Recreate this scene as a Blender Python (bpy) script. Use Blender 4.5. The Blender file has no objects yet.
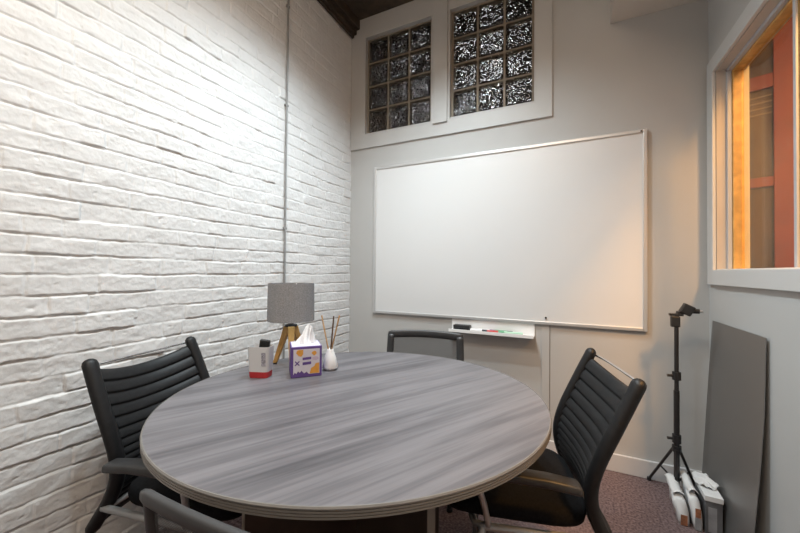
import bpy, bmesh, math, random
import numpy as np
from mathutils import Vector, Matrix

random.seed(7)
scn = bpy.context.scene
COL = scn.collection
PI = math.pi

# ------------------------------------------------------------------ helpers
class B:
    """collects shapes, then links them as ONE mesh object"""
    def __init__(s):
        s.bm = bmesh.new()
    def box(s, x0, x1, y0, y1, z0, z1, M=None):
        vs = [s.bm.verts.new((x, y, z)) for x in (x0, x1) for y in (y0, y1) for z in (z0, z1)]
        for f in ((0, 1, 3, 2), (4, 6, 7, 5), (0, 4, 5, 1), (2, 3, 7, 6), (0, 2, 6, 4), (1, 5, 7, 3)):
            s.bm.faces.new([vs[i] for i in f])
        if M is not None:
            for v in vs: v.co = M @ v.co
        return s
    def ring(s, c, a, b, r, n, rb=None):
        rb = rb or r
        return [s.bm.verts.new(c + a * (r * math.cos(2 * PI * i / n)) + b * (rb * math.sin(2 * PI * i / n))) for i in range(n)]
    def skin(s, rings, cap=True):
        n = len(rings[0])
        for q, w in zip(rings, rings[1:]):
            for i in range(n):
                s.bm.faces.new((q[i], q[(i + 1) % n], w[(i + 1) % n], w[i]))
        if cap:
            s.bm.faces.new(rings[0][::-1]); s.bm.faces.new(rings[-1])
        return s
    def tube(s, pts, r, n=10, rb=None, roundcap=False, up=(0, 0, 1)):
        P = [Vector(p) for p in pts]
        rs = r if isinstance(r, (list, tuple)) else [r] * len(P)
        rings = []
        pa = None
        if roundcap:
            d0 = (P[0] - P[1]).normalized(); d1 = (P[-1] - P[-2]).normalized()
            pre = [(P[0] + d0 * rs[0] * math.sin(t), rs[0] * math.cos(t)) for t in (1.35, 1.0, .5)]
            post = [(P[-1] + d1 * rs[-1] * math.sin(t), rs[-1] * math.cos(t)) for t in (.5, 1.0, 1.35)]
            P2 = [q[0] for q in pre] + P + [q[0] for q in post]
            rs = [q[1] for q in pre] + list(rs) + [q[1] for q in post]
            P = P2
        for i, p in enumerate(P):
            d = (P[min(i + 1, len(P) - 1)] - P[max(i - 1, 0)]).normalized()
            if pa is None:
                a = d.cross(Vector(up))
                if a.length < .05: a = d.cross(Vector((1, 0, 0)))
            else:
                a = pa - d * pa.dot(d)
            a.normalize(); pa = a
            b = d.cross(a)
            k = (rb / (r if not isinstance(r, (list, tuple)) else r[0])) if rb else 1
            rings.append(s.ring(p, a, b, rs[i], n, rs[i] * k))
        return s.skin(rings)
    def cyl(s, p0, p1, r0, r1=None, n=20):
        return s.tube([p0, p1], [r0, r0 if r1 is None else r1], n)
    def lathe(s, prof, n=48, c=(0, 0, 0), cap=True):
        c = Vector(c)
        rings = [s.ring(c + Vector((0, 0, z)), Vector((1, 0, 0)), Vector((0, 1, 0)), max(r, 1e-4), n) for r, z in prof]
        return s.skin(rings, cap)
    def grid(s, f, nu, nv):
        V = [[s.bm.verts.new(f(i / nu, j / nv)) for j in range(nv + 1)] for i in range(nu + 1)]
        for i in range(nu):
            for j in range(nv):
                s.bm.faces.new((V[i][j], V[i + 1][j], V[i + 1][j + 1], V[i][j + 1]))
        return s
    def poly(s, outline, depth):
        """outline: list of Vector, depth: extrusion Vector"""
        a = [s.bm.verts.new(Vector(p)) for p in outline]
        b = [s.bm.verts.new(Vector(p) + Vector(depth)) for p in outline]
        n = len(a)
        s.bm.faces.new(a[::-1]); s.bm.faces.new(b)
        for i in range(n):
            s.bm.faces.new((a[i], a[(i + 1) % n], b[(i + 1) % n], b[i]))
        return s
    def build(s, name, mat, parent=None, bevel=0, smooth=False, seg=2, loc=None, rotz=0, solid=0, sub=0):
        bmesh.ops.recalc_face_normals(s.bm, faces=s.bm.faces)
        me = bpy.data.meshes.new(name)
        s.bm.to_mesh(me); s.bm.free()
        me.materials.append(mat)
        if smooth:
            for p in me.polygons: p.use_smooth = True
        o = bpy.data.objects.new(name, me)
        COL.objects.link(o)
        if parent is not None: o.parent = parent
        if loc is not None: o.location = loc
        if rotz: o.rotation_euler = (0, 0, rotz)
        if solid:
            m = o.modifiers.new('solid', 'SOLIDIFY'); m.thickness = solid; m.offset = 0
        if bevel:
            m = o.modifiers.new('bevel', 'BEVEL'); m.width = bevel; m.segments = seg
            m.limit_method = 'ANGLE'; m.angle_limit = math.radians(40)
        if sub:
            m = o.modifiers.new('sub', 'SUBSURF'); m.levels = sub; m.render_levels = sub
        if smooth == 'auto':
            pass
        return o

def tag(o, label, cat, group=None):
    o['label'] = label; o['category'] = cat
    if group: o['group'] = group
    return o

def thing(name, label, cat, loc=(0, 0, 0), rotz=0, group=None):
    o = bpy.data.objects.new(name, None)
    o.empty_display_size = .1
    COL.objects.link(o)
    o.location = loc; o.rotation_euler = (0, 0, rotz)
    return tag(o, label, cat, group)

def struct(o):
    o['kind'] = 'structure'
    return o

def struct_root(name, loc=(0, 0, 0)):
    o = bpy.data.objects.new(name, None)
    COL.objects.link(o); o.location = loc
    o['kind'] = 'structure'
    return o

def copy_tree(o, parent=None):
    c = o.copy(); COL.objects.link(c)
    if parent is not None: c.parent = parent
    for ch in list(o.children): copy_tree(ch, c)
    return c

def spline(pts, n):
    """Catmull-Rom through pts (tuples), n samples per span"""
    P = [Vector(p) for p in pts]
    P = [P[0] * 2 - P[1]] + P + [P[-1] * 2 - P[-2]]
    out = []
    for i in range(1, len(P) - 2):
        for k in range(n):
            t = k / n
            a, b, c, d = P[i - 1:i + 3]
            out.append(.5 * ((2 * b) + (c - a) * t + (2 * a - 5 * b + 4 * c - d) * t * t + (3 * b - a - 3 * c + d) * t ** 3))
    out.append(P[-2])
    return out

# ------------------------------------------------------------------ materials
def mat(name, col, rough=.6, metal=0, spec=.5, noise=None, bump=None, sheen=0):
    """noise=(scale, amount): slight colour mottling; bump=(scale, strength, distance)"""
    m = bpy.data.materials.new(name); m.use_nodes = True
    nt = m.node_tree; bs = nt.nodes['Principled BSDF']
    bs.inputs['Base Color'].default_value = (*col, 1)
    bs.inputs['Roughness'].default_value = rough
    bs.inputs['Metallic'].default_value = metal
    bs.inputs['Specular IOR Level'].default_value = spec
    if sheen: bs.inputs['Sheen Weight'].default_value = sheen
    tc = nt.nodes.new('ShaderNodeTexCoord')
    if noise:
        n = nt.nodes.new('ShaderNodeTexNoise'); n.inputs['Scale'].default_value = noise[0]; n.inputs['Detail'].default_value = 6
        r = nt.nodes.new('ShaderNodeValToRGB')
        a = noise[1]
        r.color_ramp.elements[0].position = .3; r.color_ramp.elements[1].position = .7
        r.color_ramp.elements[0].color = (*[c * (1 - a) for c in col], 1)
        r.color_ramp.elements[1].color = (*[min(1, c * (1 + a)) for c in col], 1)
        nt.links.new(tc.outputs['Object'], n.inputs['Vector'])
        nt.links.new(n.outputs['Fac'], r.inputs['Fac'])
        nt.links.new(r.outputs['Color'], bs.inputs['Base Color'])
    if bump:
        n2 = nt.nodes.new('ShaderNodeTexNoise'); n2.inputs['Scale'].default_value = bump[0]; n2.inputs['Detail'].default_value = 4
        bp = nt.nodes.new('ShaderNodeBump'); bp.inputs['Strength'].default_value = bump[1]; bp.inputs['Distance'].default_value = bump[2]
        nt.links.new(tc.outputs['Object'], n2.inputs['Vector'])
        nt.links.new(n2.outputs['Fac'], bp.inputs['Height'])
        nt.links.new(bp.outputs['Normal'], bs.inputs['Normal'])
    return m

def nodes_of(m):
    return m.node_tree, m.node_tree.nodes, m.node_tree.links, m.node_tree.nodes['Principled BSDF']

M_brick = mat('painted_brick', (.72, .72, .72), .55, noise=(9, .03), bump=(140, .35, .002))
M_wall = mat('grey_wall_paint', (.46, .455, .445), .75, noise=(2.5, .02), bump=(220, .08, .001))
M_wallr = mat('grey_side_wall_paint', (.48, .485, .48), .75, noise=(2.5, .02), bump=(220, .08, .001))
M_trim = mat('light_trim_paint', (.47, .465, .455), .5, noise=(4, .02))
M_casing = mat('casing_paint', (.56, .57, .57), .45, noise=(4, .02))
M_base = mat('baseboard_paint', (.58, .57, .57), .45, noise=(4, .02))
M_darkwood = mat('dark_ceiling_wood', (.05, .034, .022), .7, noise=(14, .4), bump=(60, .4, .003))
M_carpet = mat('carpet_loop', (.105, .068, .066), .95, spec=.15, noise=(95, .45), bump=(260, .9, .006))
M_hall = mat('hall_plaster', (.20, .14, .09), .8, noise=(3, .1))
M_dark = mat('dark_room', (.012, .011, .010), .9, spec=.1)

# floor carpet: second coarser mottling
nt, N, L, bs = nodes_of(M_carpet)
ra = [n for n in N if n.type == 'VALTORGB'][0]
ra.color_ramp.elements[0].color = (.085, .055, .055, 1); ra.color_ramp.elements[1].color = (.26, .185, .18, 1)

M_board = mat('whiteboard_enamel', (.68, .68, .68), .35, noise=(1.5, .01))
M_alu = mat('satin_aluminium', (.62, .62, .62), .38, metal=.6)
M_tray = mat('white_tray', (.82, .82, .82), .4)
M_chrome = mat('chrome', (.75, .75, .76), .18, metal=1)
M_silver = mat('silver_paint', (.42, .42, .42), .4, metal=.55)
M_blackfab = mat('black_vinyl', (.007, .007, .008), .5, 0, .35, noise=(60, .3), bump=(400, .25, .001))
M_seat = mat('black_seat_fabric', (.007, .007, .008), .85, 0, .15, noise=(150, .4), bump=(500, .4, .001))
M_arm = mat('grey_plastic', (.026, .026, .027), .45, noise=(30, .1))
M_blackpl = mat('black_plastic', (.018, .018, .019), .4, noise=(30, .15))
M_meshrail = mat('charcoal_plastic', (.035, .035, .037), .42, noise=(20, .1))
M_conduit = mat('grey_conduit', (.26, .26, .26), .5, noise=(20, .1))
M_basewood = mat('dark_base_laminate', (.045, .028, .020), .5, noise=(8, .3))
M_baseedge = mat('base_edge_band', (.20, .17, .14), .5, noise=(8, .1))
M_edge = mat('grey_edge_band', (.20, .19, .18), .27, noise=(20, .06))
M_shade = mat('grey_linen', (.27, .27, .28), .9, spec=.2, noise=(240, .25), bump=(500, .6, .001))
M_pine = mat('golden_wood', (.60, .35, .11), .45, noise=(25, .2))
M_black = mat('black', (.012, .012, .012), .45, noise=(40, .2))
M_white = mat('white_ceramic', (.78, .77, .77), .3, noise=(10, .02))
M_cup = mat('grey_white_card', (.60, .60, .61), .5, noise=(10, .03))
M_red = mat('red_band', (.42, .025, .03), .45, noise=(20, .1))
M_print = mat('grey_print', (.30, .29, .33), .6, noise=(200, .6))
M_purple = mat('purple_card', (.125, .07, .27), .5, noise=(20, .1))
M_lilac = mat('pale_lilac_card', (.62, .60, .68), .5, noise=(30, .06))
M_orange = mat('orange_print', (.70, .33, .06), .5, noise=(30, .1))
M_tissue = mat('tissue_paper', (.86, .86, .87), .9, noise=(20, .03))
M_paper = mat('white_paper', (.66, .66, .66), .8, noise=(14, .06))
M_reed = mat('reed', (.46, .29, .15), .7, noise=(60, .25))
M_reeddark = mat('dark_reed', (.13, .075, .04), .7, noise=(60, .25))
M_boxdark = mat('dark_box_card', (.10, .10, .105), .5, noise=(14, .35))
M_boxgrey = mat('grey_box_card', (.25, .25, .26), .5, noise=(14, .3))
M_rust = mat('rust_print', (.30, .12, .06), .6, noise=(50, .4))
M_redwood = mat('red_painted_wood', (.19, .036, .03), .5, noise=(12, .12))
M_brown = mat('brown_panel', (.065, .045, .03), .35, noise=(6, .3))
M_mortar = mat('block_mortar', (.24, .20, .155), .8, noise=(20, .1))
M_mgreen = mat('green_marker', (.10, .33, .17), .5)
M_mred = mat('red_marker', (.55, .06, .05), .5)
M_mblack = mat('black_marker', (.03, .03, .04), .5)
M_mpurple = mat('purple_marker', (.20, .09, .22), .5)
M_mpale = mat('pale_green_marker', (.45, .66, .50), .5)
M_gap = mat('shadow_gap', (.10, .095, .09), .8)

# wood-grain laminate of the tabletop: long streaks along one direction
M_top = bpy.data.materials.new('grey_woodgrain_laminate'); M_top.use_nodes = True
nt, N, L, bs = nodes_of(M_top)
tc = N.new('ShaderNodeTexCoord')
rot = N.new('ShaderNodeMapping'); rot.inputs['Rotation'].default_value = (0, 0, math.radians(-61))
L.new(tc.outputs['Object'], rot.inputs['Vector'])
def streak(sx, sy, detail, dist=0, off=0):
    mp = N.new('ShaderNodeMapping'); mp.inputs['Scale'].default_value = (sx, sy, 1); mp.inputs['Location'].default_value = (off, off * 1.7, 0)
    L.new(rot.outputs['Vector'], mp.inputs['Vector'])
    n = N.new('ShaderNodeTexNoise'); n.inputs['Scale'].default_value = 1; n.inputs['Detail'].default_value = detail
    n.inputs['Distortion'].default_value = dist; n.inputs['Roughness'].default_value = .6
    L.new(mp.outputs['Vector'], n.inputs['Vector'])
    return n.outputs['Fac']
def math_node(op, a, b):
    n = N.new('ShaderNodeMath'); n.operation = op
    for i, v in enumerate((a, b)):
        if isinstance(v, (int, float)): n.inputs[i].default_value = v
        else: L.new(v, n.inputs[i])
    return n.outputs[0]
s1 = streak(1.1, 16, 4, .35)
s2 = streak(2.5, 75, 5, .1, 3)
s3 = streak(.5, 5, 2, .2, 7)
mix = math_node('ADD', math_node('MULTIPLY', s1, .5), math_node('ADD', math_node('MULTIPLY', s2, .28), math_node('MULTIPLY', s3, .22)))
rp = N.new('ShaderNodeValToRGB')
e = rp.color_ramp.elements
e[0].position = .36; e[0].color = (.066, .062, .070, 1)
e[1].position = .64; e[1].color = (.19, .181, .196, 1)
q = rp.color_ramp.elements.new(.48); q.color = (.122, .116, .127, 1)
q = rp.color_ramp.elements.new(.53); q.color = (.156, .149, .161, 1)
L.new(mix, rp.inputs['Fac']); L.new(rp.outputs['Color'], bs.inputs['Base Color'])
bs.inputs['Roughness'].default_value = .38
bs.inputs['Specular IOR Level'].default_value = .45

# brushed sheet metal
M_sheet = bpy.data.materials.new('brushed_sheet_metal'); M_sheet.use_nodes = True
nt, N, L, bs = nodes_of(M_sheet)
tc = N.new('ShaderNodeTexCoord'); mp = N.new('ShaderNodeMapping'); mp.inputs['Scale'].default_value = (3, 3, 260)
nn = N.new('ShaderNodeTexNoise'); nn.inputs['Scale'].default_value = 1; nn.inputs['Detail'].default_value = 3
L.new(tc.outputs['Object'], mp.inputs['Vector']); L.new(mp.outputs['Vector'], nn.inputs['Vector'])
bp = N.new('ShaderNodeBump'); bp.inputs['Strength'].default_value = .06; bp.inputs['Distance'].default_value = .001
L.new(nn.outputs['Fac'], bp.inputs['Height']); L.new(bp.outputs['Normal'], bs.inputs['Normal'])
bs.inputs['Base Color'].default_value = (.25, .245, .24, 1); bs.inputs['Metallic'].default_value = .7; bs.inputs['Roughness'].default_value = .42

# woven mesh of the chair backs: thread with tiny gaps
M_mesh = bpy.data.materials.new('woven_mesh'); M_mesh.use_nodes = True
nt, N, L, bs = nodes_of(M_mesh)
bs.inputs['Base Color'].default_value = (.06, .06, .062, 1); bs.inputs['Roughness'].default_value = .7
tc = N.new('ShaderNodeTexCoord'); vx = N.new('ShaderNodeTexChecker'); vx.inputs['Scale'].default_value = 420
vx.inputs['Color1'].default_value = (1, 1, 1, 1); vx.inputs['Color2'].default_value = (.45, .45, .45, 1)
L.new(tc.outputs['Object'], vx.inputs['Vector'])
L.new(vx.outputs['Color'], bs.inputs['Alpha'])

# glass of the side window
M_glass = bpy.data.materials.new('window_glass'); M_glass.use_nodes = True
nt, N, L, bs = nodes_of(M_glass)
out = N['Material Output']
tr = N.new('ShaderNodeBsdfTransparent'); tr.inputs['Color'].default_value = (.93, .93, .92, 1)
gl = N.new('ShaderNodeBsdfGlossy'); gl.inputs['Roughness'].default_value = .02
fr = N.new('ShaderNodeFresnel')
ge = N.new('ShaderNodeNewGeometry'); mr = N.new('ShaderNodeMapRange')
mr.inputs['To Min'].default_value = 1.45; mr.inputs['To Max'].default_value = 1 / 1.45
L.new(ge.outputs['Backfacing'], mr.inputs['Value']); L.new(mr.outputs['Result'], fr.inputs['IOR'])
mx = N.new('ShaderNodeMixShader')
L.new(fr.outputs[0], mx.inputs[0]); L.new(tr.outputs[0], mx.inputs[1]); L.new(gl.outputs[0], mx.inputs[2])
L.new(mx.outputs[0], out.inputs['Surface'])

# rippled glass block
M_block = bpy.data.materials.new('rippled_glass_block'); M_block.use_nodes = True
nt, N, L, bs = nodes_of(M_block)
bs.inputs['Base Color'].default_value = (.80, .80, .80, 1); bs.inputs['Roughness'].default_value = .04
bs.inputs['Specular IOR Level'].default_value = .15; bs.inputs['Transmission Weight'].default_value = 1.0; bs.inputs['IOR'].default_value = 1.48
tc = N.new('ShaderNodeTexCoord')
n1 = N.new('ShaderNodeTexNoise'); n1.inputs['Scale'].default_value = 50; n1.inputs['Detail'].default_value = 0; n1.inputs['Distortion'].default_value = .8
L.new(tc.outputs['Object'], n1.inputs['Vector'])
bp = N.new('ShaderNodeBump'); bp.inputs['Strength'].default_value = 1; bp.inputs['Distance'].default_value = .0095
L.new(n1.outputs['Fac'], bp.inputs['Height']); L.new(bp.outputs['Normal'], bs.inputs['Normal'])

def emit(name, col, strength):
    m = bpy.data.materials.new(name); m.use_nodes = True
    bs = m.node_tree.nodes['Principled BSDF']
    bs.inputs['Base Color'].default_value = (*col, 1)
    bs.inputs['Emission Color'].default_value = (*col, 1); bs.inputs['Emission Strength'].default_value = strength
    return m

# ------------------------------------------------------------------ room shell
XL, XR, YB, YN, ZC = -1.647, .70, 2.42, -1.0, 3.28

# brick wall as real relief
def noise2(shape, ny, nz, rng):
    g = rng.random((ny + 2, nz + 2))
    u = UY * ny * .9999; v = np.linspace(0, nz, shape[1], endpoint=False)
    i = u.astype(int); j = v.astype(int); fu = u - i; fv = v - j
    fu = (fu * fu * (3 - 2 * fu))[:, None]; fv = (fv * fv * (3 - 2 * fv))[None, :]
    a = g[np.ix_(i, j)]; b = g[np.ix_(i + 1, j)]; c = g[np.ix_(i, j + 1)]; d = g[np.ix_(i + 1, j + 1)]
    return (a * (1 - fu) + b * fu) * (1 - fv) + (c * (1 - fu) + d * fu) * fv - .5

def brick_wall():
    rng = np.random.default_rng(11)
    step = .0042
    ys = np.concatenate([np.arange(YN, 0, .02), np.arange(0, YB + 1e-6, step)]); zs = np.arange(0, ZC + 1e-6, step)
    ys[-1] = YB; zs[-1] = ZC
    global UY
    UY = (ys - YN) / (YB - YN)
    sh = (len(ys), len(zs))
    Y, Z = np.meshgrid(ys, zs, indexing='ij')
    pitch, z0 = .0707, .0205
    warp = .013 * noise2(sh, 9, 14, rng) + .007 * noise2(sh, 30, 46, rng) + .004 * noise2(sh, 110, 120, rng)
    zz = (Z + warp - z0) / pitch
    row = np.floor(zz).astype(int); fz = zz - row
    nrow = row.max() + 2
    H = np.zeros(sh)
    dz = np.minimum(fz, 1 - fz) * pitch                      # distance to the bed joint
    ywarp = Y + .010 * noise2(sh, 60, 90, rng)
    rowfade = rng.random(nrow + 3)
    for r in range(-1, nrow):
        m = row == r
        if not m.any(): continue
        # irregular brick lengths, half bond with jitter
        y = YN - .25 + (r % 2) * .1 + rng.uniform(-.03, .03); edges = [y]
        while y < YB + .3:
            ln = .205 if rng.random() > .14 else .105
            y += ln + rng.uniform(-.014, .014); edges.append(y)
        edges = np.array(edges)
        yy = ywarp[m]
        k = np.searchsorted(edges, yy) - 1
        k = np.clip(k, 0, len(edges) - 2)
        dy = np.minimum(yy - edges[k], edges[k + 1] - yy)
        off = rng.normal(0, .0016, len(edges)); tilt = rng.normal(0, .018, len(edges)); tl2 = rng.normal(0, .010, len(edges))
        headd = rng.uniform(.45, 1.0, len(edges))            # painted-over head joints are shallower
        hz = np.clip((dz[m] - .0014) / .0040, 0, 1); hz = hz * hz * (3 - 2 * hz)
        hy = np.clip((dy - .0008) / .0042, 0, 1); hy = hy * hy * (3 - 2 * hy)
        hy = 1 - (1 - hy) * headd[k]
        mid = (edges[k] + edges[k + 1]) / 2
        H[m] = .0056 * np.minimum(hz, hy) + off[k] * np.minimum(hz, hy) + (tilt[k] * (fz[m] - .5) * pitch + tl2[k] * (yy - mid)) * hz
    # caked paint: joints are filled here and there
    fill = np.clip(noise2(sh, 26, 40, rng) * 2.6 + .18, 0, 1)
    H = H * (1 - .55 * fill) + .0055 * fill * .55
    H += .0028 * noise2(sh, 60, 100, rng) + .0016 * noise2(sh, 170, 210, rng) + .0016 * noise2(sh, 420, 420, rng)
    # chips
    chip = np.clip(noise2(sh, 190, 240, rng) - .42, 0, 1) * .05
    H -= chip
    X = XL + H - .006
    co = np.stack([X, Y, Z], -1).reshape(-1, 3)
    ny, nz = sh
    idx = np.arange(ny * nz).reshape(ny, nz)
    f = np.stack([idx[:-1, :-1], idx[1:, :-1], idx[1:, 1:], idx[:-1, 1:]], -1).reshape(-1, 4)
    me = bpy.data.meshes.new('wall_left')
    me.vertices.add(len(co)); me.vertices.foreach_set('co', co.astype(np.float32).ravel())
    me.loops.add(f.size); me.loops.foreach_set('vertex_index', f.astype(np.int32).ravel())
    me.polygons.add(len(f)); me.polygons.foreach_set('loop_start', np.arange(0, f.size, 4, dtype=np.int32))
    me.polygons.foreach_set('loop_total', np.full(len(f), 4, dtype=np.int32))
    me.polygons.foreach_set('use_smooth', np.ones(len(f), dtype=bool))
    me.update(); me.validate()
    me.materials.append(M_brick)
    o = bpy.data.objects.new('wall_left', me); COL.objects.link(o)
    return struct(o)
brick_wall()

struct(B().box(XL - .1, 3.0, YN - .1, YB + .1, -.1, 0).build('floor', M_carpet))
struct(B().box(XL - .1, .83, YN - .1, YB + .1, ZC, ZC + .1).build('ceiling', M_darkwood))
# back wall with the two block-window openings
WZ0, WZ1 = 2.303, 3.12
W1 = (-1.510, -.915); W2 = (-.782, -.187)
b = B()
b.box(XL - .1, .83, YB, YB + .12, 0, WZ0); b.box(XL - .1, .83, YB, YB + .12, WZ1, ZC)
b.box(XL - .1, W1[0], YB, YB + .12, WZ0, WZ1); b.box(W1[1], W2[0], YB, YB + .12, WZ0, WZ1); b.box(W2[1], .83, YB, YB + .12, WZ0, WZ1)
struct(b.build('wall_back', M_wall))
# right wall with the side-window opening
RY0, RY1, RZ0, RZ1 = .30, 2.318, 1.20, 2.238
b = B()
b.box(XR, .83, YN - .1, YB + .12, 0, RZ0); b.box(XR, .83, YN - .1, YB + .12, RZ1, ZC)
b.box(XR, .83, RY1, YB + .12, RZ0, RZ1); b.box(XR, .83, YN - .1, RY0, RZ0, RZ1)
struct(b.build('wall_right', M_wallr))
struct(B().box(XL - .1, .83, YN - .1, YN, 0, ZC).build('wall_near', M_wall))
# soffit along the right wall
struct(B().box(.236, XR, YN, YB, 2.70, ZC).build('trim_1', mat('soffit_paint', (.60, .56, .51), .75, noise=(2.5, .02))))
# dark ledger beam along the brick wall, stepped
b = B()
b.box(XL + .008, XL + .030, YN, YB, 3.145, ZC); b.box(XL + .028, XL + .055, YN, YB, 3.165, ZC); b.box(XL + .050, XL + .085, YN, YB, 3.20, ZC)
struct(b.build('trim_2', M_darkwood, bevel=.004))
# surround board around the block windows
SX0, SX1, SZ0 = XL + .004, -.086, 2.193
b = B(); y0, y1 = YB - .014, YB
b.box(SX0, SX1, y0, y1, SZ0, WZ0); b.box(SX0, SX1, y0, y1, WZ1, ZC)
b.box(SX0, W1[0], y0, y1, WZ0, WZ1); b.box(W1[1], W2[0], y0, y1, WZ0, WZ1); b.box(W2[1], SX1, y0, y1, WZ0, WZ1)
struct(b.build('trim_3', M_trim))
struct(B().box(-.905, -.792, YB - .028, YB - .0142, 2.283, ZC).build('trim_4', M_trim, bevel=.002))
struct(B().box(-.146, -.098, YB - .006, YB, .104, .84).build('trim_5', M_wall, bevel=.0015))
struct(B().box(-.098, -.0945, YB - .0015, YB, .104, .84).build('trim_6', M_gap))
struct(B().box(XL + .01, XR, YB - .015, YB, 0, .104).build('baseboard_back', M_base, bevel=.004))
struct(B().box(XR - .014, XR, YN, YB - .015, 0, .104).build('baseboard_right', M_base, bevel=.004))

# glass block windows
def block_window(name, X0, X1):
    r = struct_root(name, ((X0 + X1) / 2, YB + .020, WZ0))
    w = (X1 - X0) / 2; h = WZ1 - WZ0
    # painted lining of the opening
    b = B()
    t = .008
    b.box(-w, -w + t, -.036, .09, 0, h); b.box(w - t, w, -.036, .09, 0, h); b.box(-w + t, w - t, -.036, .09, 0, t); b.box(-w + t, w - t, -.036, .09, h - t, h)
    b.build('frame', M_trim, r, bevel=.002)
    iw = w - t; ih = h - 2 * t; nx, nz = 3, 4; j = .020
    bw = (2 * iw - (nx + 1) * j) / nx; bh = (ih - (nz + 1) * j) / nz
    b = B()
    for i in range(nx + 1):
        x = -iw + i * (bw + j); b.box(x, x + j, .002, .07, t, h - t)
    for k in range(nz + 1):
        z = t + k * (bh + j); b.box(-iw, iw, .003, .07, z, z + j)
    b.build('mortar', M_mortar, r)
    for i in range(nx):
        for k in range(nz):
            x = -iw + j + i * (bw + j); z = t + j + k * (bh + j)
            b = B().box(x - .004, x + bw + .004, -.010, .065, z - .004, z + bh + .004)
            b.build('glass_block', M_block, r, bevel=.012, seg=3)
    return r
block_window('window_1', *W1)
block_window('window_2', *W2)

# the hall behind the back wall (dark) with bulbs added for glints
b = B()
b.box(-3.4, 1.6, 6.2, 6.3, 0, 5.2); b.box(-3.5, -3.4, 2.56, 6.3, 0, 5.2); b.box(1.6, 1.7, 3.45, 6.3, 0, 5.2); b.box(-3.4, 1.6, 2.56, 6.2, 5.2, 5.3)
b.box(-3.5, .83, 2.56, 6.3, -.1, 0)
struct(b.build('wall_hall', M_dark))

# corridor beyond the side window
b = B()
b.box(2.6, 2.7, 0, 3.6, 0, 3.0); b.box(.84, 2.7, -.1, 0, 0, 3.0); b.box(.84, 2.7, 3.3, 3.4, 0, 3.0); b.box(.84, 2.7, 0, 3.3, 3.0, 3.1)
struct(b.build('wall_corridor', M_hall))

# side window: casing, lining, stops, timber sashes, panes
r = struct_root('window_3', (XR, RY1, RZ0))
def rb(x0, x1, y0, y1, z0, z1): return (x0 - XR, x1 - XR, y0 - RY1, y1 - RY1, z0 - RZ0, z1 - RZ0)
b = B(); cx0, cx1, cw = XR - .016, XR, .078
cy1 = RY1 + cw
b.box(*rb(cx0, cx1, RY1, cy1, RZ0 - cw, RZ1 + cw)); b.box(*rb(cx0, cx1, RY0 - cw, RY0, RZ0 - cw, RZ1 + cw))
b.box(*rb(cx0, cx1, RY0, RY1, RZ1, RZ1 + cw))
b.build('casing', M_casing, r, bevel=.003)
b = B(); b.box(*rb(cx0 - .004, cx1, RY0, RY1, RZ0 - cw, RZ0)); b.box(*rb(XR, .83, RY0, RY1, RZ0 - .01, RZ0 + .004))
b.build('sill', M_casing, r, bevel=.003)
M_reveal = mat('lining_paint', (.50, .45, .40), .55, noise=(6, .04))
b = B()
b.box(*rb(XR, .742, RY1 - .004, RY1 + .002, RZ0, RZ1)); b.box(*rb(XR, .742, RY0, RY1, RZ1 - .004, RZ1 + .002))
b.build('lining', M_reveal, r)
M_stop = mat('stop_paint', (.46, .47, .49), .5, noise=(6, .03))
b = B(); st = .018
b.box(*rb(.738, .756, RY1 - .004 - st, RY1 - .004, RZ0, RZ1)); b.box(*rb(.738, .756, RY0, RY1, RZ1 - .004 - st, RZ1 - .004))
muls = [1.718, 1.22, .72]
for my in muls: b.box(*rb(.738, .746, my - .002, my + .016, RZ0, RZ1))
b.build('stop', M_stop, r, bevel=.002)
spans = [(1.722, RY1 - .006), (1.224, 1.720), (.724, 1.222), (RY0, .722)]
for k, (a, c) in enumerate(spans):
    b = B(); sw = .024
    x0, x1 = .757, .800
    b.box(*rb(x0, x1, c - sw, c, RZ0, RZ1)); b.box(*rb(x0, x1, a, c - sw, RZ1 - .030, RZ1))
    b.box(*rb(x0, x1, a, a + .03, RZ0, RZ1 - .030))
    b.build('sash', M_pine, r, bevel=.004)
    B().box(*rb(.786, .790, a + .03, c - sw, RZ0, RZ1 - .030)).build('pane', M_glass, r)

# ------------------------------------------------------------------ corridor contents: red framed partition
d = Vector((-.924, .383, 0)); ang = math.atan2(d.y, d.x)
t = thing('partition_screen', 'red painted timber screen with brown panels beyond the side window', 'screen', (1.10, 2.655, 0), ang)
B().box(-.06, .045, -.03, .03, 0, 2.9).build('post', M_redwood, t, bevel=.004)
b1 = B(); b1.box(.045, .27, -.025, .025, 1.68, 1.735); b1.build('rail', M_redwood, t, bevel=.003)
B().box(.045, .27, -.025, .025, 2.245, 2.325).build('rail', M_redwood, t, bevel=.003)
B().box(.045, .27, -.006, .006, .02, 1.68).build('panel', M_brown, t)
B().box(.045, .27, -.006, .006, 1.735, 2.245).build('panel', M_brown, t)
B().box(.045, .27, -.006, .006, 2.325, 2.9).build('panel', M_brown, t)
b = B()
for k in range(4): b.box(.05, .26, .0061, .010, 2.10 + k * .034, 2.108 + k * .034)  # pale bars painted in as the brick wall's reflection
b.build('reflection_bar', mat('reflection_tint', (.20, .16, .12), .6, noise=(9, .1)), t)

# ------------------------------------------------------------------ conduit on the brick wall
pts = [(0, 0, 3.14), (0, 0, .02)]
b = B().tube([(0, 0, 3.14), (0, -.003, 1.6), (0, 0, .015)], .0065, 10)
for z in (.6, 1.45, 2.25, 2.9): b.box(-.012, .003, -.013, .013, z - .006, z + .006)
tag(b.build('conduit', M_conduit, loc=(XL + .012, 1.665, 0), smooth=False), 'thin grey vertical conduit pipe fixed to the white brick wall', 'pipe')

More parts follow.
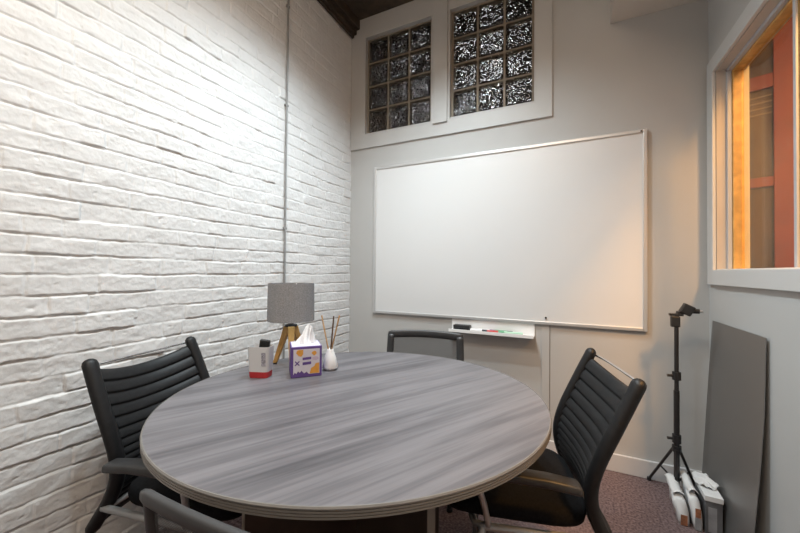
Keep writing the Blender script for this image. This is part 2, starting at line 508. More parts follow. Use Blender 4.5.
# ------------------------------------------------------------------ whiteboard and tray
BX0, BX1, BZ0, BZ1 = -1.408, .420, .842, 2.020
t = thing('whiteboard', 'large white wall-mounted whiteboard with slim aluminium frame', 'whiteboard', (BX0, YB, BZ0))
w, h = BX1 - BX0, BZ1 - BZ0; f = .021
B().box(f, w - f, -.014, -.002, f, h - f).build('board_panel', M_board, t)
b = B()
b.box(0, f, -.022, -.002, 0, h); b.box(w - f, w, -.022, -.002, 0, h); b.box(f, w - f, -.022, -.002, 0, f); b.box(f, w - f, -.022, -.002, h - f, h)
b.build('board_frame', M_alu, t, bevel=.003)
B().cyl((1.288, -.0225, .045), (1.288, -.014, .045), .006, n=14).build('screw', M_blackpl, t)
B().cyl((w - .03, -.0245, h - .012), (w - .03, -.02, h - .012), .005, n=14).build('screw', M_blackpl, t)

TX0, TX1, TZ = -.747, -.187, .768
t = thing('marker_tray', 'white metal marker tray hanging under the whiteboard', 'tray', ((TX0 + TX1) / 2, YB, TZ))
w = (TX1 - TX0) / 2
B().box(-w, w, -.010, -.002, -.006, .072).build('back_plate', M_tray, t, bevel=.001)
B().box(-w, w, -.092, -.010, -.006, 0).build('shelf', M_tray, t, bevel=.001)
B().box(-w, w, -.096, -.092, -.010, .011).build('lip', M_tray, t, bevel=.001)
e = thing('board_eraser', 'black felt board eraser at the left end of the marker tray', 'eraser', (-.665, YB - .035, TZ))
B().box(-.058, .058, -.022, .022, 0, .014).build('felt', M_seat, e)
B().box(-.06, .06, -.024, .024, .0141, .036).build('grip', M_blackpl, e, bevel=.005)
def marker(x, yo, body, cap, label):
    t = thing('marker', label, 'marker', (x, YB - yo, TZ + .009), random.uniform(-.12, .12), 'markers on the tray')
    B().cyl((-.055, 0, 0), (.028, 0, 0), .008, n=14).build('barrel', body, t)
    B().cyl((.0281, 0, 0), (.062, 0, 0), .0085, n=14).build('cap', cap, t)
marker(-.548, .052, M_white, M_mblack, 'white marker with a black cap, next to the eraser')
marker(-.500, .028, M_white, M_mpurple, 'white marker with a purple cap, behind the black-capped marker')
marker(-.440, .052, M_mred, M_mgreen, 'red marker with a dark green cap on the tray')
marker(-.385, .028, M_mgreen, M_mblack, 'green marker with a black cap on the tray')
marker(-.318, .050, M_mpale, M_mpale, 'pale green marker near the right end of the tray')

# ------------------------------------------------------------------ table
TC = Vector((-.672, 1.056, 0)); TR = .628; TH = .745
def oval(o):
    # the top is a touch longer one way than the other
    A = Matrix.Rotation(math.radians(28.7), 4, 'Z')
    o.data.transform(A @ Matrix.Diagonal((.641 / TR, .609 / TR, 1, 1)) @ A.inverted())
t = thing('round_table', 'round conference table with grey woodgrain top and ribbed edge band', 'table', TC)
b = B().lathe([(.05, TH - .006), (TR - .004, TH - .006), (TR - .004, TH - .0005), (TR - .0055, TH), (.05, TH)], 128)
oval(b.build('tabletop', M_top, t))
prof = [(TR - .004, TH - .0240), (TR - .001, TH - .0236)]
for k in range(3):
    z = TH - .0230 + k * .0056
    prof += [(TR, z), (TR, z + .0036), (TR - .004, z + .0042), (TR - .004, z + .0054)]
prof += [(TR, TH - .0065), (TR + .0005, TH - .003), (TR - .002, TH + .0004), (TR - .0042, TH + .0004), (TR - .0042, TH - .0240)]
b = B(); c = Vector((0, 0, 0))
rings = [b.ring(Vector((0, 0, z)), Vector((1, 0, 0)), Vector((0, 1, 0)), rr, 128) for rr, z in prof]
b.skin(rings + [rings[0]], cap=False)
oval(b.build('edge_band', M_edge, t))
b = B().lathe([(.05, TH - .0240), (TR - .0043, TH - .0240), (TR - .0043, TH - .0062), (.05, TH - .0062)], 128); oval(b.build('core', M_basewood, t))
for k, a in enumerate((-27, 63)):
    M = Matrix.Rotation(math.radians(a), 4, 'Z')
    p = struct
    if k == 0:
        B().box(-.385, .385, -.014, .014, .02, TH - .0245, M).build('base_panel', M_basewood, t)
    else:
        B().box(-.385, -.0142, -.014, .014, .02, TH - .0245, M).box(.0142, .385, -.014, .014, .02, TH - .0245, M).build('base_panel', M_basewood, t)
    for s in (-1, 1):
        B().box(s * .3851 if s > 0 else -.3871, .3871 if s > 0 else -.3851, -.0142, .0142, .02, TH - .0245, M).build('panel_edge', M_baseedge, t)
        B().cyl(M @ Vector((s * .34, 0, 0)), M @ Vector((s * .34, 0, .02)), .018, n=16).build('foot', M_blackpl, t)

# ------------------------------------------------------------------ chairs
def ribbed_chair(label, loc, face):
    """origin under the top of the back posts, +y faces forward"""
    t = thing('ribbed_armchair', label, 'chair', loc, face, 'ribbed-back armchairs at the table')
    prof = [(.852, 0), (.73, .056), (.62, .104), (.54, .125), (.47, .120), (.40, .092), (.31, .035)]
    cur = spline([(z, u, 0) for z, u in prof], 6)
    def uz(k):                                              # k in 0..1 along the profile
        i = min(int(k * (len(cur) - 1)), len(cur) - 2); fr = k * (len(cur) - 1) - i
        v = cur[i].lerp(cur[i + 1], fr); return v.y, v.x
    hw = .208
    for s in (-1, 1):
        pts = [(s * (hw + .004 * math.sin(i / 5)), v.y, v.x) for i, v in enumerate(cur)]
        p = B().tube(pts, .0195, 14, rb=.024, roundcap=True, up=(1, 0, 0)).build('back_post', M_blackfab, t, smooth=True)
        # silver rear leg runs on below the sleeve
        B().tube([(s * hw, .034, .312), (s * (hw + .004), -.02, .17), (s * (hw + .012), -.075, .012)], .0125, 12).build('rear_leg', M_silver, t, smooth=True)
        B().lathe([(.016, 0), (.016, .014)], 14, (s * (hw + .012), -.077, 0)).build('glide', M_blackpl, t)
    nr = 17
    def panel(side):
        def fn(i, j):
            x = (i * 2 - 1) * (hw - .010)
            k = .015 + j * .96
            c = 1 - (i * 2 - 1) ** 2
            u, z = uz(k)
            ph = (j * nr) % 1.0
            rib = .0085 * (1 - (1 - ph) ** 4) * (1 - ph ** 14)
            if side < 0: rib *= .5
            return Vector((x, u - .038 * c * (1 - .45 * j) + side * (.004 + rib), z - .036 * c * (1 - j) ** 1.2 - .006))
        return fn
    b = B()
    NJ = 170
    F = [[None] * (NJ + 1) for _ in range(25)]; R = [[None] * (NJ + 1) for _ in range(25)]
    ff, fb = panel(1), panel(-1)
    for i in range(25):
        for j in range(NJ + 1):
            F[i][j] = b.bm.verts.new(ff(i / 24, j / NJ)); R[i][j] = b.bm.verts.new(fb(i / 24, j / NJ))
    for i in range(24):
        for j in range(NJ):
            b.bm.faces.new((F[i][j], F[i + 1][j], F[i + 1][j + 1], F[i][j + 1]))
            b.bm.faces.new((R[i][j], R[i][j + 1], R[i + 1][j + 1], R[i + 1][j]))
    for i in range(24):
        for j in (0, NJ): b.bm.faces.new((F[i][j], R[i][j], R[i + 1][j], F[i + 1][j]))
    for j in range(NJ):
        for i in (0, 24): b.bm.faces.new((F[i][j], F[i][j + 1], R[i][j + 1], R[i][j]))
    b.build('backrest', M_blackfab, t, smooth=True)
    rod = spline([(-hw + .004, -.002, .846), (-hw + .020, -.020, .842), (-.10, -.034, .838), (.10, -.034, .838), (hw - .020, -.020, .842), (hw - .004, -.002, .846)], 6)
    B().tube(rod, .0042, 10).build('handle_rod', M_chrome, t, smooth=True)
    # seat
    def seat(i, j):
        a = 2 * PI * i
        return None
    b = B(); n = 40; rings = []
    for z, sc in ((.402, .93), (.406, .985), (.425, 1.0), (.443, .985), (.452, .94), (.456, .8), (.455, .4)):
        ring = []
        for i in range(n):
            a = 2 * PI * i / n
            ca, sa = math.cos(a), math.sin(a)
            x = math.copysign(abs(ca) ** .42, ca) * .212 * sc
            y = .340 + math.copysign(abs(sa) ** .42, sa) * .228 * sc
            drop = max(0, (y - .46) / .1) ** 2 * .018
            ring.append(b.bm.verts.new((x, y, z - drop)))
        rings.append(ring)
    b.skin(rings); b.build('seat', M_seat, t, smooth=True)
    fr = [(-.222, .09, .39), (-.224, .43, .385), (-.212, .465, .382), (-.18, .475, .382), (.18, .475, .382), (.212, .465, .382), (.224, .43, .385), (.222, .09, .39)]
    B().tube(fr, .0115, 12).build('seat_frame', M_silver, t, smooth=True)
    B().tube([(-.2, .10, .388), (.2, .10, .388)], .009, 10).build('stretcher', M_silver, t, smooth=True)
    for s in (-1, 1):
        B().tube([(s * .223, .445, .385), (s * .226, .452, .25), (s * .232, .462, .012)], .0125, 12).build('front_leg', M_silver, t, smooth=True)
        B().lathe([(.016, 0), (.016, .014)], 14, (s * .232, .462, 0)).build('glide', M_blackpl, t)
        arm = B()
        b = B(); rings = []
        for (y, z, w, hh) in ((.172, .562, .021, .011), (.180, .566, .026, .014), (.26, .576, .027, .014), (.38, .580, .027, .014), (.455, .579, .025, .014), (.475, .576, .019, .010)):
            c = Vector((s * .268, y, z)); ring = []
            for i in range(16):
                a = 2 * PI * i / 16; ca, sa = math.cos(a), math.sin(a)
                ring.append(b.bm.verts.new(c + Vector((math.copysign(abs(ca) ** .5, ca) * w, 0, math.copysign(abs(sa) ** .5, sa) * hh))))
            rings.append(ring)
        b.skin(rings); pad = b.build('armrest', M_arm, t, smooth=True)
        B().tube(spline([(s * .228, .425, .392), (s * .242, .438, .46), (s * .262, .452, .52), (s * .268, .448, .566)], 5), .010, 12).build('arm_post', M_silver, pad, smooth=True)
    return t

ribbed_chair('black ribbed-back armchair on the left between the table and the brick wall', (-1.512, .800, 0), math.atan2(.217, .976) - PI / 2)
c2 = None
src = [o for o in COL.objects if o.name == 'ribbed_armchair'][0]
c2 = copy_tree(src)
c2.location = (.140, 1.415, 0); c2.rotation_euler = (0, 0, math.atan2(-.24, -.97) - PI / 2)
c2['label'] = 'black ribbed-back armchair on the right, bright chrome rod across its back'

def mesh_chair(label, loc, face, pw, pd, rh, rd):
    t = thing('mesh_chair', label, 'chair', loc, face, 'mesh-back chairs at the table')
    hw = .206
    prof = [(.778, .0), (.68, .012), (.56, .034), (.46, .036), (.40, .03)]
    cur = spline([(z, u, 0) for z, u in prof], 6)
    def crown(x): return (x / hw) ** 2
    # one bent frame: posts and crowned top rail
    for s in (-1, 1):
        pts = [(s * (hw + .012 * (1 - (v.x - .4) / .375)), v.y, v.x) for v in cur]
        B().tube(pts, pw, 12, rb=pd, up=(0, 1, 0)).build('back_post', M_meshrail, t, smooth=True)
    b = B(); rings = []
    nn = 28
    for i in range(nn + 1):
        x = -hw - .016 + (2 * hw + .032) * i / nn
        q = (x / (hw + .016)) ** 2
        y = -.020 * (1 - q); z = .781 + .010 * (1 - q)
        ring = []
        end = .75 if i in (0, nn) else 1
        for k in range(14):
            a = 2 * PI * k / 14; ca, sa = math.cos(a), math.sin(a)
            ring.append(b.bm.verts.new((x, y + math.copysign(abs(ca) ** .6, ca) * rd * end, z - .012 + rh * .3 + math.copysign(abs(sa) ** .6, sa) * rh * end)))
        rings.append(ring)
    b.skin(rings); b.build('top_rail', M_meshrail, t, smooth=True)
    def fn(i, j):
        x = (i * 2 - 1) * (hw - .004); q = (i * 2 - 1) ** 2
        k = .02 + .93 * j
        m = min(int(k * (len(cur) - 1)), len(cur) - 2); v = cur[m].lerp(cur[m + 1], k * (len(cur) - 1) - m)
        return Vector((x, v.y - .018 * (1 - q) * (1 - .4 * j), v.x))
    B().grid(fn, 18, 24).build('mesh_panel', M_mesh, t, smooth=True)
    lr = [(-hw - .006, .032, .42), (-.1, -.002, .42), (.1, -.002, .42), (hw + .006, .032, .42)]
    B().tube(spline(lr, 5), .012, 10).build('lower_rail', M_meshrail, t, smooth=True)
    b = B(); n = 36; rings = []
    for z, sc in ((.402, .93), (.406, .985), (.425, 1.0), (.443, .985), (.450, .92), (.452, .5)):
        ring = []
        for i in range(n):
            a = 2 * PI * i / n; ca, sa = math.cos(a), math.sin(a)
            ring.append(b.bm.verts.new((math.copysign(abs(ca) ** .42, ca) * .192 * sc, .222 + math.copysign(abs(sa) ** .42, sa) * .165 * sc, z)))
        rings.append(ring)
    b.skin(rings); b.build('seat', M_seat, t, smooth=True)
    for s in (-1, 1):
        B().tube([(s * (hw + .010), .030, .42), (s * (hw + .012), .0, .2), (s * (hw + .016), -.04, .012)], .012, 12).build('rear_leg', M_meshrail, t, smooth=True)
        B().tube([(s * .170, .345, .398), (s * .175, .355, .2), (s * .180, .365, .012)], .012, 12).build('front_leg', M_meshrail, t, smooth=True)
        B().lathe([(.015, 0), (.015, .013)], 14, (s * (hw + .016), -.041, 0)).build('glide', M_blackpl, t)
        B().lathe([(.015, 0), (.015, .013)], 14, (s * .180, .3655, 0)).build('glide', M_blackpl, t)
        B().tube([(s * .203, .035, .39), (s * .172, .35, .39)], .009, 10).build('side_rail', M_meshrail, t, smooth=True)
    return t
mesh_chair('black mesh-back chair across the table, below the marker tray', (-.780, 1.960, 0), math.atan2(-.95, .22) - PI / 2, .021, .012, .022, .012).scale = (1.03, 1, 1.012)
mesh_chair('charcoal mesh-back chair nearest the viewer, top rail against the near table edge', (-.466, .374, 0), math.atan2(.998, -.06) - PI / 2, .012, .009, .012, .0085)

# ------------------------------------------------------------------ things on the table
# lamp
t = thing('table_lamp', 'tripod table lamp with grey drum shade and golden wooden legs', 'lamp', (-1.146, 1.210, TH))
H0, H1, R0 = .204, .374, .1045
b = B(); n = 56
ro = [b.ring(Vector((0, 0, z)), Vector((1, 0, 0)), Vector((0, 1, 0)), rr, n) for rr, z in ((R0, H0), (R0 - .002, H1), (R0 - .004, H1), (R0 - .002, H0))]
b.skin(ro + [ro[0]], cap=False); sh = b.build('lamp_shade', M_shade, t, smooth=False)
b = B()
for k in range(3):
    a = 2 * PI * k / 3; b.tube([(0, 0, H1 - .02), (math.cos(a) * (R0 - .003), math.sin(a) * (R0 - .003), H1 - .006)], .002, 8)
b.build('shade_ring', M_white, sh)
B().lathe([(.028, .176), (.028, .184), (.012, .186), (.012, .25)], 20).build('socket', M_blackpl, t)
B().lathe([(.012, .2505), (.024, .275), (.029, .300), (.022, .322), (.004, .330)], 20).build('bulb', M_white, t, smooth=True)
for a in (math.radians(-160), math.radians(-44), math.radians(78)):
    dx, dy = math.cos(a), math.sin(a)
    top = Vector((dx * .014, dy * .014, .178)); bot = Vector((dx * .074, dy * .074, .006))
    side = Vector((-dy, dx, 0)); rad = Vector((dx, dy, 0))
    def leg(b, p, q, w0, w1, d0, d1):
        vs = []
        for c, w, dd in ((p, w0, d0), (q, w1, d1)):
            for sx, sy in ((-1, -1), (1, -1), (1, 1), (-1, 1)): vs.append(b.bm.verts.new(c + side * (sx * w) + rad * (sy * dd)))
        for f in ((0, 1, 2, 3), (4, 7, 6, 5), (0, 4, 5, 1), (1, 5, 6, 2), (2, 6, 7, 3), (3, 7, 4, 0)): b.bm.faces.new([vs[i] for i in f])
    b = B(); leg(b, top, bot, .015, .008, .015, .009)
    lg = b.build('leg', M_pine, t, bevel=.002)
    B().lathe([(.009, 0), (.009, .006)], 14, (bot.x, bot.y, 0)).build('foot', M_blackpl, lg)

# cup
def rrect(w, d, r, n=5):
    out = []
    for cx, cy, a0 in ((w - r, d - r, 0), (-w + r, d - r, PI / 2), (-w + r, -d + r, PI), (w - r, -d + r, 1.5 * PI)):
        for k in range(n + 1):
            a = a0 + PI / 2 * k / n; out.append((cx + r * math.cos(a), cy + r * math.sin(a)))
    return out
t = thing('pen_cup', 'white tapered cup with a red base band at the left of the table things', 'cup', (-1.124, 1.019, TH), math.radians(20))
def cupshell(b, levels, inner=None):
    rings = []
    for z, k in levels:
        rings.append([b.bm.verts.new((x, y, z)) for x, y in rrect(.047 * k, .030 * k, .014 * k)])
    b.skin(rings, cap=False); return rings
b = B(); rr = cupshell(b, ((.0245, .865), (.125, 1.0), (.125, .955), (.03, .82))); b.bm.faces.new(rr[-1]); b.bm.faces.new(rr[0][::-1])
b.build('cup_body', M_cup, t, smooth=False)
b = B(); rr = cupshell(b, ((0, .82), (.004, .85), (.0243, .875), (.0243, .80))); b.bm.faces.new(rr[0][::-1]); b.bm.faces.new(rr[-1])
b.build('base_band', M_red, t)
B().box(.016, .034, -.0264, -.0255, .050, .104, Matrix.Rotation(.036, 4, 'X')).build('printed_mark', M_print, t)
o = B().box(-.020, .020, -.009, .009, -.052, .055).build('brush_handle', M_black, bevel=.003, loc=(-1.114, 1.023, TH + .095), rotz=math.radians(30))
o.rotation_euler = (math.radians(4), math.radians(8), math.radians(30))
tag(o, 'black rectangular handle sticking up out of the white cup', 'brush')

# tissue box
A = Vector((-.995, 1.053)); Bp = Vector((-.911, 1.142)); ex = (Bp - A).normalized(); ey = Vector((-ex.y, ex.x))
S = .122; ctr = A + ex * S / 2 + ey * S / 2
rz = math.atan2(ex.y, ex.x)
t = thing('tissue_box', 'purple and white cube tissue box with orange blotches', 'tissue box', (ctr.x, ctr.y, TH), rz)
h = S / 2; HT = .124
b = B().box(-h, h, -h, h, 0, HT)
b.build('carton', M_purple, t, bevel=.002)
B().box(-h + .004, h - .004, -h + .004, h - .004, HT, HT + .0008).build('top_panel', M_lilac, t)
yf = -h - .0006
def patch(name, m, pts, lift=0):
    return B().poly([(x, -h - .0004 - lift, z) for x, z in pts], (0, -.0004, 0)).build(name, m, t)
def blob(cx, cz, rx, rz_, n=16, j=.18, seed=0):
    rnd = random.Random(seed)
    return [(cx + rx * (1 + rnd.uniform(-j, j)) * math.cos(2 * PI * i / n), cz + rz_ * (1 + rnd.uniform(-j, j)) * math.sin(2 * PI * i / n)) for i in range(n)]
ll = [(-.052, .012), (-.046, .022), (-.040, .016), (-.034, .026), (-.026, .020), (-.020, .028), (-.010, .016), (.0, .022), (.010, .012), (.052, .012), (.052, .114), (-.052, .114)]
patch('front_panel', M_lilac, ll)
patch('printed_blotch', M_orange, [(-.042, .100), (-.032, .088), (-.022, .084), (-.014, .094), (-.014, .112), (-.036, .112)], .0009)
patch('printed_blotch', M_orange, blob(.030, .096, .009, .009, seed=2), .0009)
patch('printed_blotch', M_orange, [(.012, .014), (.050, .014), (.050, .056), (.036, .054), (.030, .042), (.018, .036)], .0009)
patch('printed_bar', M_purple, [(-.016, .070), (.018, .072), (.018, .082), (-.016, .080)], .0009)
patch('printed_bar', M_purple, [(-.016, .050), (.018, .052), (.018, .063), (-.016, .061)], .0009)
patch('printed_cross', M_purple, [(-.044, .048), (-.037, .055), (-.030, .048), (-.027, .051), (-.034, .058), (-.027, .065), (-.030, .068), (-.037, .061), (-.044, .068), (-.047, .065), (-.040, .058), (-.047, .051)], .0009)
M_pinkp = mat('pink_print', (.55, .45, .60), .5, noise=(20, .1))
patch('printed_blotch', M_pinkp, blob(.034, .074, .013, .008, seed=5), .0009)
# side face print (left side)
B().poly([(-h - .0008, y, z) for y, z in ((-.05, .01), (.05, .01), (.05, .112), (-.05, .112))], (.0004, 0, 0)).build('side_panel', M_purple, t)
def tiss(i, j):
    a = 2 * PI * i
    r = (.022 * (1 - j) + .006) * (1 + .35 * math.sin(3 * a + 2 * j) + .2 * math.sin(7 * a))
    if j > .85: r *= (1 - j) / .15 + .05
    return Vector((r * math.cos(a) * 1.2 + .018 * j * j, r * math.sin(a) * .7, .0012 + .075 * j + .010 * math.sin(2 * a) * j))
o = B().grid(tiss, 36, 14).build('tissue', M_tissue, loc=(ctr.x, ctr.y, TH + HT), rotz=rz, smooth=True)
tag(o, 'white tissue pulled up from the top of the purple tissue box', 'tissue')

# diffuser with reeds
DX, DY = -.934, 1.228
t = thing('reed_diffuser', 'small white conical reed diffuser bottle beside the tissue box', 'diffuser', (DX, DY, TH))
b = B(); n = 32
rr = [b.ring(Vector((0, 0, z)), Vector((1, 0, 0)), Vector((0, 1, 0)), r_, n) for r_, z in ((.027, .006), (.032, .008), (.033, .014), (.026, .050), (.0175, .076), (.0135, .082), (.0135, .090), (.009, .090), (.009, .03))]
b.skin(rr); b.build('bottle', M_white, t, smooth=True)
B().lathe([(.029, 0), (.031, .0055), (.02, .0058)], 28).build('bottle_base', M_conduit, t)
cr = Vector((.899, .437, 0))                               # roughly parallel to the picture, for the lean of each reed
for dx, m, lab, dy in ((-.042, M_reed, 'light brown reed leaning left in the diffuser', .01), (.016, M_reeddark, 'dark brown reed standing nearly upright in the diffuser', -.012), (.036, M_reed, 'light brown reed leaning right in the diffuser', .014)):
    bx = -.005 * (1 if dx > 0 else -1)
    b = B().tube([cr * bx * .9 + Vector((0, -dy * .3, 0)), cr * dx + Vector((-.437 * dy, .899 * dy, .204))], .0034, 8)
    o = b.build('reed', m, loc=(DX, DY, TH + .032))
    tag(o, lab, 'reed stick', 'reeds in the diffuser')

# ------------------------------------------------------------------ light stand
SXp, SYp = .508, 2.21
t = thing('light_stand', 'black tripod light stand in the corner by the metal sheet', 'tripod', (SXp, SYp, 0))
B().cyl((0, 0, .10), (0, 0, .58), .0125, n=16).build('lower_pole', M_blackpl, t)
B().cyl((0, 0, .58), (0, 0, .93), .0095, n=16).build('upper_pole', M_blackpl, t)
for z in (.335, .655):
    c = B().lathe([(.019, z - .02), (.019, z + .02)], 18).build('collar', M_blackpl, t)
    B().cyl((-.018, -.004, z), (-.040, -.008, z), .007, n=12).build('knob', M_blackpl, c)
B().lathe([(.020, .270), (.020, .30)], 18).build('leg_hub', M_blackpl, t)
for a, rr in ((114, .205), (52, .205), (-105, .050)):
    a = math.radians(a); c, s = math.cos(a), math.sin(a)
    lg = B().tube([(c * .018, s * .018, .285), (c * rr, s * rr, .010)], .0068, 10).build('leg', M_blackpl, t)
    B().tube([(c * .012, s * .012, .115), (c * rr * .55, s * rr * .55, .134)], .0045, 8).build('brace', M_blackpl, lg)
    B().lathe([(.010, 0), (.010, .018)], 12, (c * rr, s * rr, 0)).build('rubber_foot', M_blackpl, lg)
hd = B(); hd.box(-.024, .014, -.014, .014, .905, .960)
head = hd.build('pole_clamp', M_blackpl, t, bevel=.004)
b = B(); b.box(-.030, .028, -.010, .010, .962, .974); b.cyl((.0, 0, .955), (.010, 0, .985), .010, n=14)
b.tube([(.006, 0, .972), (.050, 0, .985)], .009, 10)
b.build('bracket', M_blackpl, t, bevel=.001)
Mh = Matrix.Translation((.043, 0, .996)) @ Matrix.Rotation(math.radians(28), 4, 'Y')
b = B().box(-.025, .025, -.018, .018, -.026, .026, Mh); hb = b.build('tilt_head', M_blackpl, t, bevel=.005)
B().cyl((.062, 0, .990), (.092, -.004, .990), .012, n=14).build('tilt_knob', M_blackpl, hb)
B().cyl((.092, -.004, .990), (.104, -.006, .992), .006, n=12).build('knob_tip', M_silver, hb)

# ------------------------------------------------------------------ metal sheet leaning on the right wall
b = B()
Y0, Y1 = 1.800, 2.335
def sheetpt(u, v, off):
    z = .935 * v
    fx = [(0, .645), (.2, .660), (.43, .677), (.67, .690), (1, .697)]
    bx = [(0, .645), (.25, .657), (.5, .670), (.75, .683), (1, .697)]
    def ip(t, A):
        for (a, p), (c, q) in zip(A, A[1:]):
            if t <= c: return p + (q - p) * (t - a) / (c - a)
        return A[-1][1]
    x = ip(v, fx) * (1 - u) + ip(v, bx) * u - .008
    return Vector((x + off, Y0 + (Y1 - Y0) * u, z))
Fv = [[b.bm.verts.new(sheetpt(i / 10, j / 24, -.0012)) for j in range(25)] for i in range(11)]
Rv = [[b.bm.verts.new(sheetpt(i / 10, j / 24, .0012)) for j in range(25)] for i in range(11)]
for i in range(10):
    for j in range(24):
        b.bm.faces.new((Fv[i][j], Fv[i + 1][j], Fv[i + 1][j + 1], Fv[i][j + 1])); b.bm.faces.new((Rv[i][j], Rv[i][j + 1], Rv[i + 1][j + 1], Rv[i + 1][j]))
for i in range(10):
    for j in (0, 24): b.bm.faces.new((Fv[i][j], Rv[i][j], Rv[i + 1][j], Fv[i + 1][j]))
for j in range(24):
    for i in (0, 10): b.bm.faces.new((Fv[i][j], Fv[i][j + 1], Rv[i][j + 1], Rv[i][j]))
o = b.build('metal_sheet', M_sheet, smooth=False)
for v in o.data.vertices: v.co -= Vector((.64, 2.07, 0))
o.location = (.64, 2.07, 0)
tag(o, 'tall dark grey metal sheet leaning against the right wall', 'metal sheet')

# ------------------------------------------------------------------ pile by the sheet
t = thing('storage_box', 'dark grey storage box with a white lid in front of the metal sheet', 'box', (.602, 2.105, 0), math.radians(-2))
B().box(-.030, .030, -.082, .082, 0, .150).build('box_body', M_boxdark, t, bevel=.002)
B().box(-.033, .033, -.085, .085, .1501, .174).build('lid', M_paper, t, bevel=.002)
B().box(-.020, .010, -.0828, -.0818, .012, .124).build('printed_label', M_boxgrey, t)
def crumple(w, d, h, seed):
    rnd = random.Random(seed)
    ph = [rnd.uniform(0, 6.28) for _ in range(8)]
    def fn(i, j):
        x = (i - .5) * w; y = (j - .5) * d
        e = max(0, 1 - (2 * i - 1) ** 2) * max(0, 1 - (2 * j - 1) ** 2)
        z = h * (.35 + .65 * e ** .4) + .010 * math.sin(6 * i + ph[0]) * math.cos(5 * j + ph[1]) + .006 * math.sin(13 * i + 9 * j + ph[2])
        return Vector((x + .006 * math.sin(7 * j + ph[3]), y + .006 * math.sin(8 * i + ph[4]), max(.002, z)))
    return fn
o = B().grid(crumple(.066, .105, .030, 4), 14, 16).build('crumpled_paper', M_paper, loc=(.597, 2.135, .1745), rotz=.15, solid=.0012, smooth=False)
tag(o, 'crumpled white paper lying on the white box lid', 'paper')
def bundle(label, cx, cy, w, ln, h, lean, seed):
    """folded sheets standing on edge along y, their rolled tops drooping to the left"""
    rnd = random.Random(seed); ph = rnd.uniform(0, 6)
    t = thing('paper_bundle', label, 'paper bundle', (cx, cy, 0), math.radians(-2), 'floor pile by the metal sheet')
    b = B(); rings = []; ns = 16
    for k in range(ns + 1):
        v = k / ns; y = (v - .5) * ln
        hh = h * (.93 + .07 * math.sin(5 * v + ph)) * (1 - .12 * (2 * v - 1) ** 4)
        ww = w * (.9 + .15 * math.sin(4 * v + ph)); le = lean * (.75 + .25 * math.sin(3 * v + ph + 1))
        prof = [(-ww, 0), (-ww - .1 * le, .25 * hh), (-ww - .45 * le, .6 * hh), (-ww - 1.0 * le, .86 * hh), (-ww * .8 - 1.05 * le, .96 * hh), (-ww * .2 - .9 * le, 1.0 * hh),
                (ww * .4 - .6 * le, .98 * hh), (ww * .8 - .3 * le, .88 * hh), (ww, .6 * hh), (ww, .25 * hh), (ww, 0)]
        rings.append([b.bm.verts.new((x + .0018 * math.sin(17 * v + 40 * z + ph), y + .004 * math.sin(50 * z + ph), z)) for x, z in prof])
    b.skin(rings); b.build('folded_sheets', M_paper, t, smooth=True)
    b = B()                                                    # loose inner fold along the top
    def fold(i, j):
        x = -lean * (1.1 - .9 * i) + w * (i * 1.3 - .6); 
        return Vector((x, (j - .5) * ln * .86, h * (1.0 + .10 * math.sin(PI * i) + .03 * math.sin(9 * j + ph))))
    b.grid(fold, 6, 14).build('top_fold', M_paper, t, smooth=True, solid=.0012)
    return t
t = bundle('white folded paper bundle standing leftmost in the floor pile', .500, 2.150, .018, .215, .128, .026, 3)
B().box(-.0125, .0125, -.1125, -.1095, .004, .050).build('printed_strip', M_rust, t)
t = bundle('white folded paper bundle standing between the leftmost bundle and the storage box', .549, 2.145, .0145, .225, .155, .020, 8)
B().box(-.010, .010, -.1175, -.1145, .060, .100).build('printed_strip', M_rust, t)
B().box(-.011, .011, -.1185, -.1145, .004, .058).build('clear_wrap', M_boxgrey, t)

# ------------------------------------------------------------------ lights
def spot(name, loc, target, power, col, angle, blend, size):
    l = bpy.data.lights.new(name, 'SPOT'); l.energy = power; l.color = col; l.spot_size = math.radians(angle); l.spot_blend = blend; l.shadow_soft_size = size
    o = bpy.data.objects.new(name, l); COL.objects.link(o); o.location = loc
    o.rotation_euler = (Vector(target) - Vector(loc)).to_track_quat('-Z', 'Y').to_euler()
    return o
def area(name, loc, target, power, col, sx, sy, spread=180):
    l = bpy.data.lights.new(name, 'AREA'); l.energy = power; l.color = col; l.shape = 'RECTANGLE'; l.size = sx; l.size_y = sy; l.spread = math.radians(spread)
    o = bpy.data.objects.new(name, l); COL.objects.link(o); o.location = loc
    o.rotation_euler = (Vector(target) - Vector(loc)).to_track_quat('-Z', 'Y').to_euler()
    return o

# track light over the table (above the frame)
COOL = (.81, .93, .985)
TRK = [(-.82, 1.28, 2.98), (-.64, 1.60, 2.98), (-.70, .40, 2.98)]
t = thing('track_light', 'black ceiling track with spot heads above the table', 'track light', (-.82, 1.45, ZC))
B().box(-.02, .02, -1.25, .6, -.032, -.002).build('track', M_black, t)
for i, (x, y, z) in enumerate(TRK):
    q = Vector((x, y, z)) - Vector((-.82, 1.45, ZC))
    b = B().tube([(0, q.y, -.031), (0, q.y, -.10), (q.x, q.y, q.z + .14)], .006, 8)
    b.build('arm', M_black, t)
    B().lathe([(.045, q.z + .02), (.045, q.z + .14)], 24, (q.x, q.y, 0)).build('lamp_head', M_black, t)
    spot('spot', (x, y, z), (x - (.12 if i == 0 else 0), y + .08, 0), (80, 72, 56)[i], COOL, 140, 1.0, .05)

# unseen warm fill light added behind the camera, no fixture there
area('fill_light', (-.35, -.25, 3.2), (-.35, .2, 0), 27, (1, .80, .61), 1.0, .6)
# corridor lamp
area('corridor_lamp', (1.55, 1.45, 2.9), (1.45, 1.5, 0), 17, (1, .58, .24), .35, .35)
area('corridor_lamp', (1.12, .78, 2.78), (1.0, .8, 0), 105, (1, .50, .15), .25, .25)
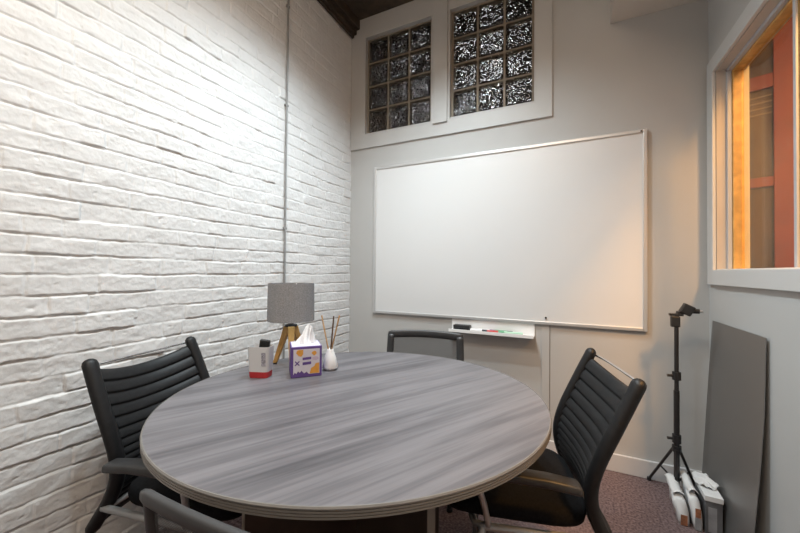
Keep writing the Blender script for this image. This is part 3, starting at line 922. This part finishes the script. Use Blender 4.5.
# unseen bulbs added to make the sparkles in the glass blocks
M_glint = emit('glint_emitter', (.97, .98, 1), 26)
GLINTS = ((-.90, 4.6, 4.00, .060, 'large round bulb added for glints behind the middle of the right glass block window'),
      (-.62, 4.3, 3.55, .034, 'round bulb added for glints behind the lower right blocks of the right glass block window'),
      (-1.05, 4.7, 3.60, .034, 'round bulb added for glints behind the lower left blocks of the right glass block window'),
      (-1.75, 4.6, 3.75, .045, 'round bulb added for glints behind the left glass block window'))
for x, y, z, r_, lab in GLINTS:
    o = B().lathe([(.004, -r_), (r_ * .4, -r_ * .92), (r_ * .7, -r_ * .7), (r_ * .92, -r_ * .4), (r_, 0), (r_ * .92, r_ * .4), (r_ * .7, r_ * .7), (r_ * .4, r_ * .92), (.004, r_)], 24).build('glint_bulb', M_glint, loc=(x, y, z), smooth=True)
    tag(o, lab, 'lamp', 'added glint bulbs beyond the glass blocks')

wd = bpy.data.worlds.new('world'); scn.world = wd; wd.use_nodes = True
wd.node_tree.nodes['Background'].inputs[0].default_value = (.5, .5, .5, 1)
wd.node_tree.nodes['Background'].inputs[1].default_value = .05

# ------------------------------------------------------------------ camera
yaw, pitch, roll, fpx = 0.452391446, 0.0134184091, 0.0084543026, 342.842014
fw = Vector((-math.sin(yaw) * math.cos(pitch), math.cos(yaw) * math.cos(pitch), math.sin(pitch)))
ri = Vector((math.cos(yaw), math.sin(yaw), 0)); up = ri.cross(fw)
r2 = ri * math.cos(roll) + up * math.sin(roll); u2 = up * math.cos(roll) - ri * math.sin(roll)
cam = bpy.data.cameras.new('camera'); cam.sensor_width = 36; cam.lens = fpx * 36 / 800; cam.clip_start = .02
co = bpy.data.objects.new('camera', cam); COL.objects.link(co)
co.matrix_world = Matrix(((r2.x, u2.x, -fw.x, 0), (r2.y, u2.y, -fw.y, 0), (r2.z, u2.z, -fw.z, 1.18), (0, 0, 0, 1)))
scn.camera = co

vs = scn.view_settings
vs.view_transform = 'Standard'; vs.look = 'None'; vs.exposure = .42; vs.gamma = 1; vs.use_curve_mapping = False
scn.cycles.use_denoising = True
scn.cycles.max_bounces = 10; scn.cycles.transmission_bounces = 8; scn.cycles.transparent_max_bounces = 12
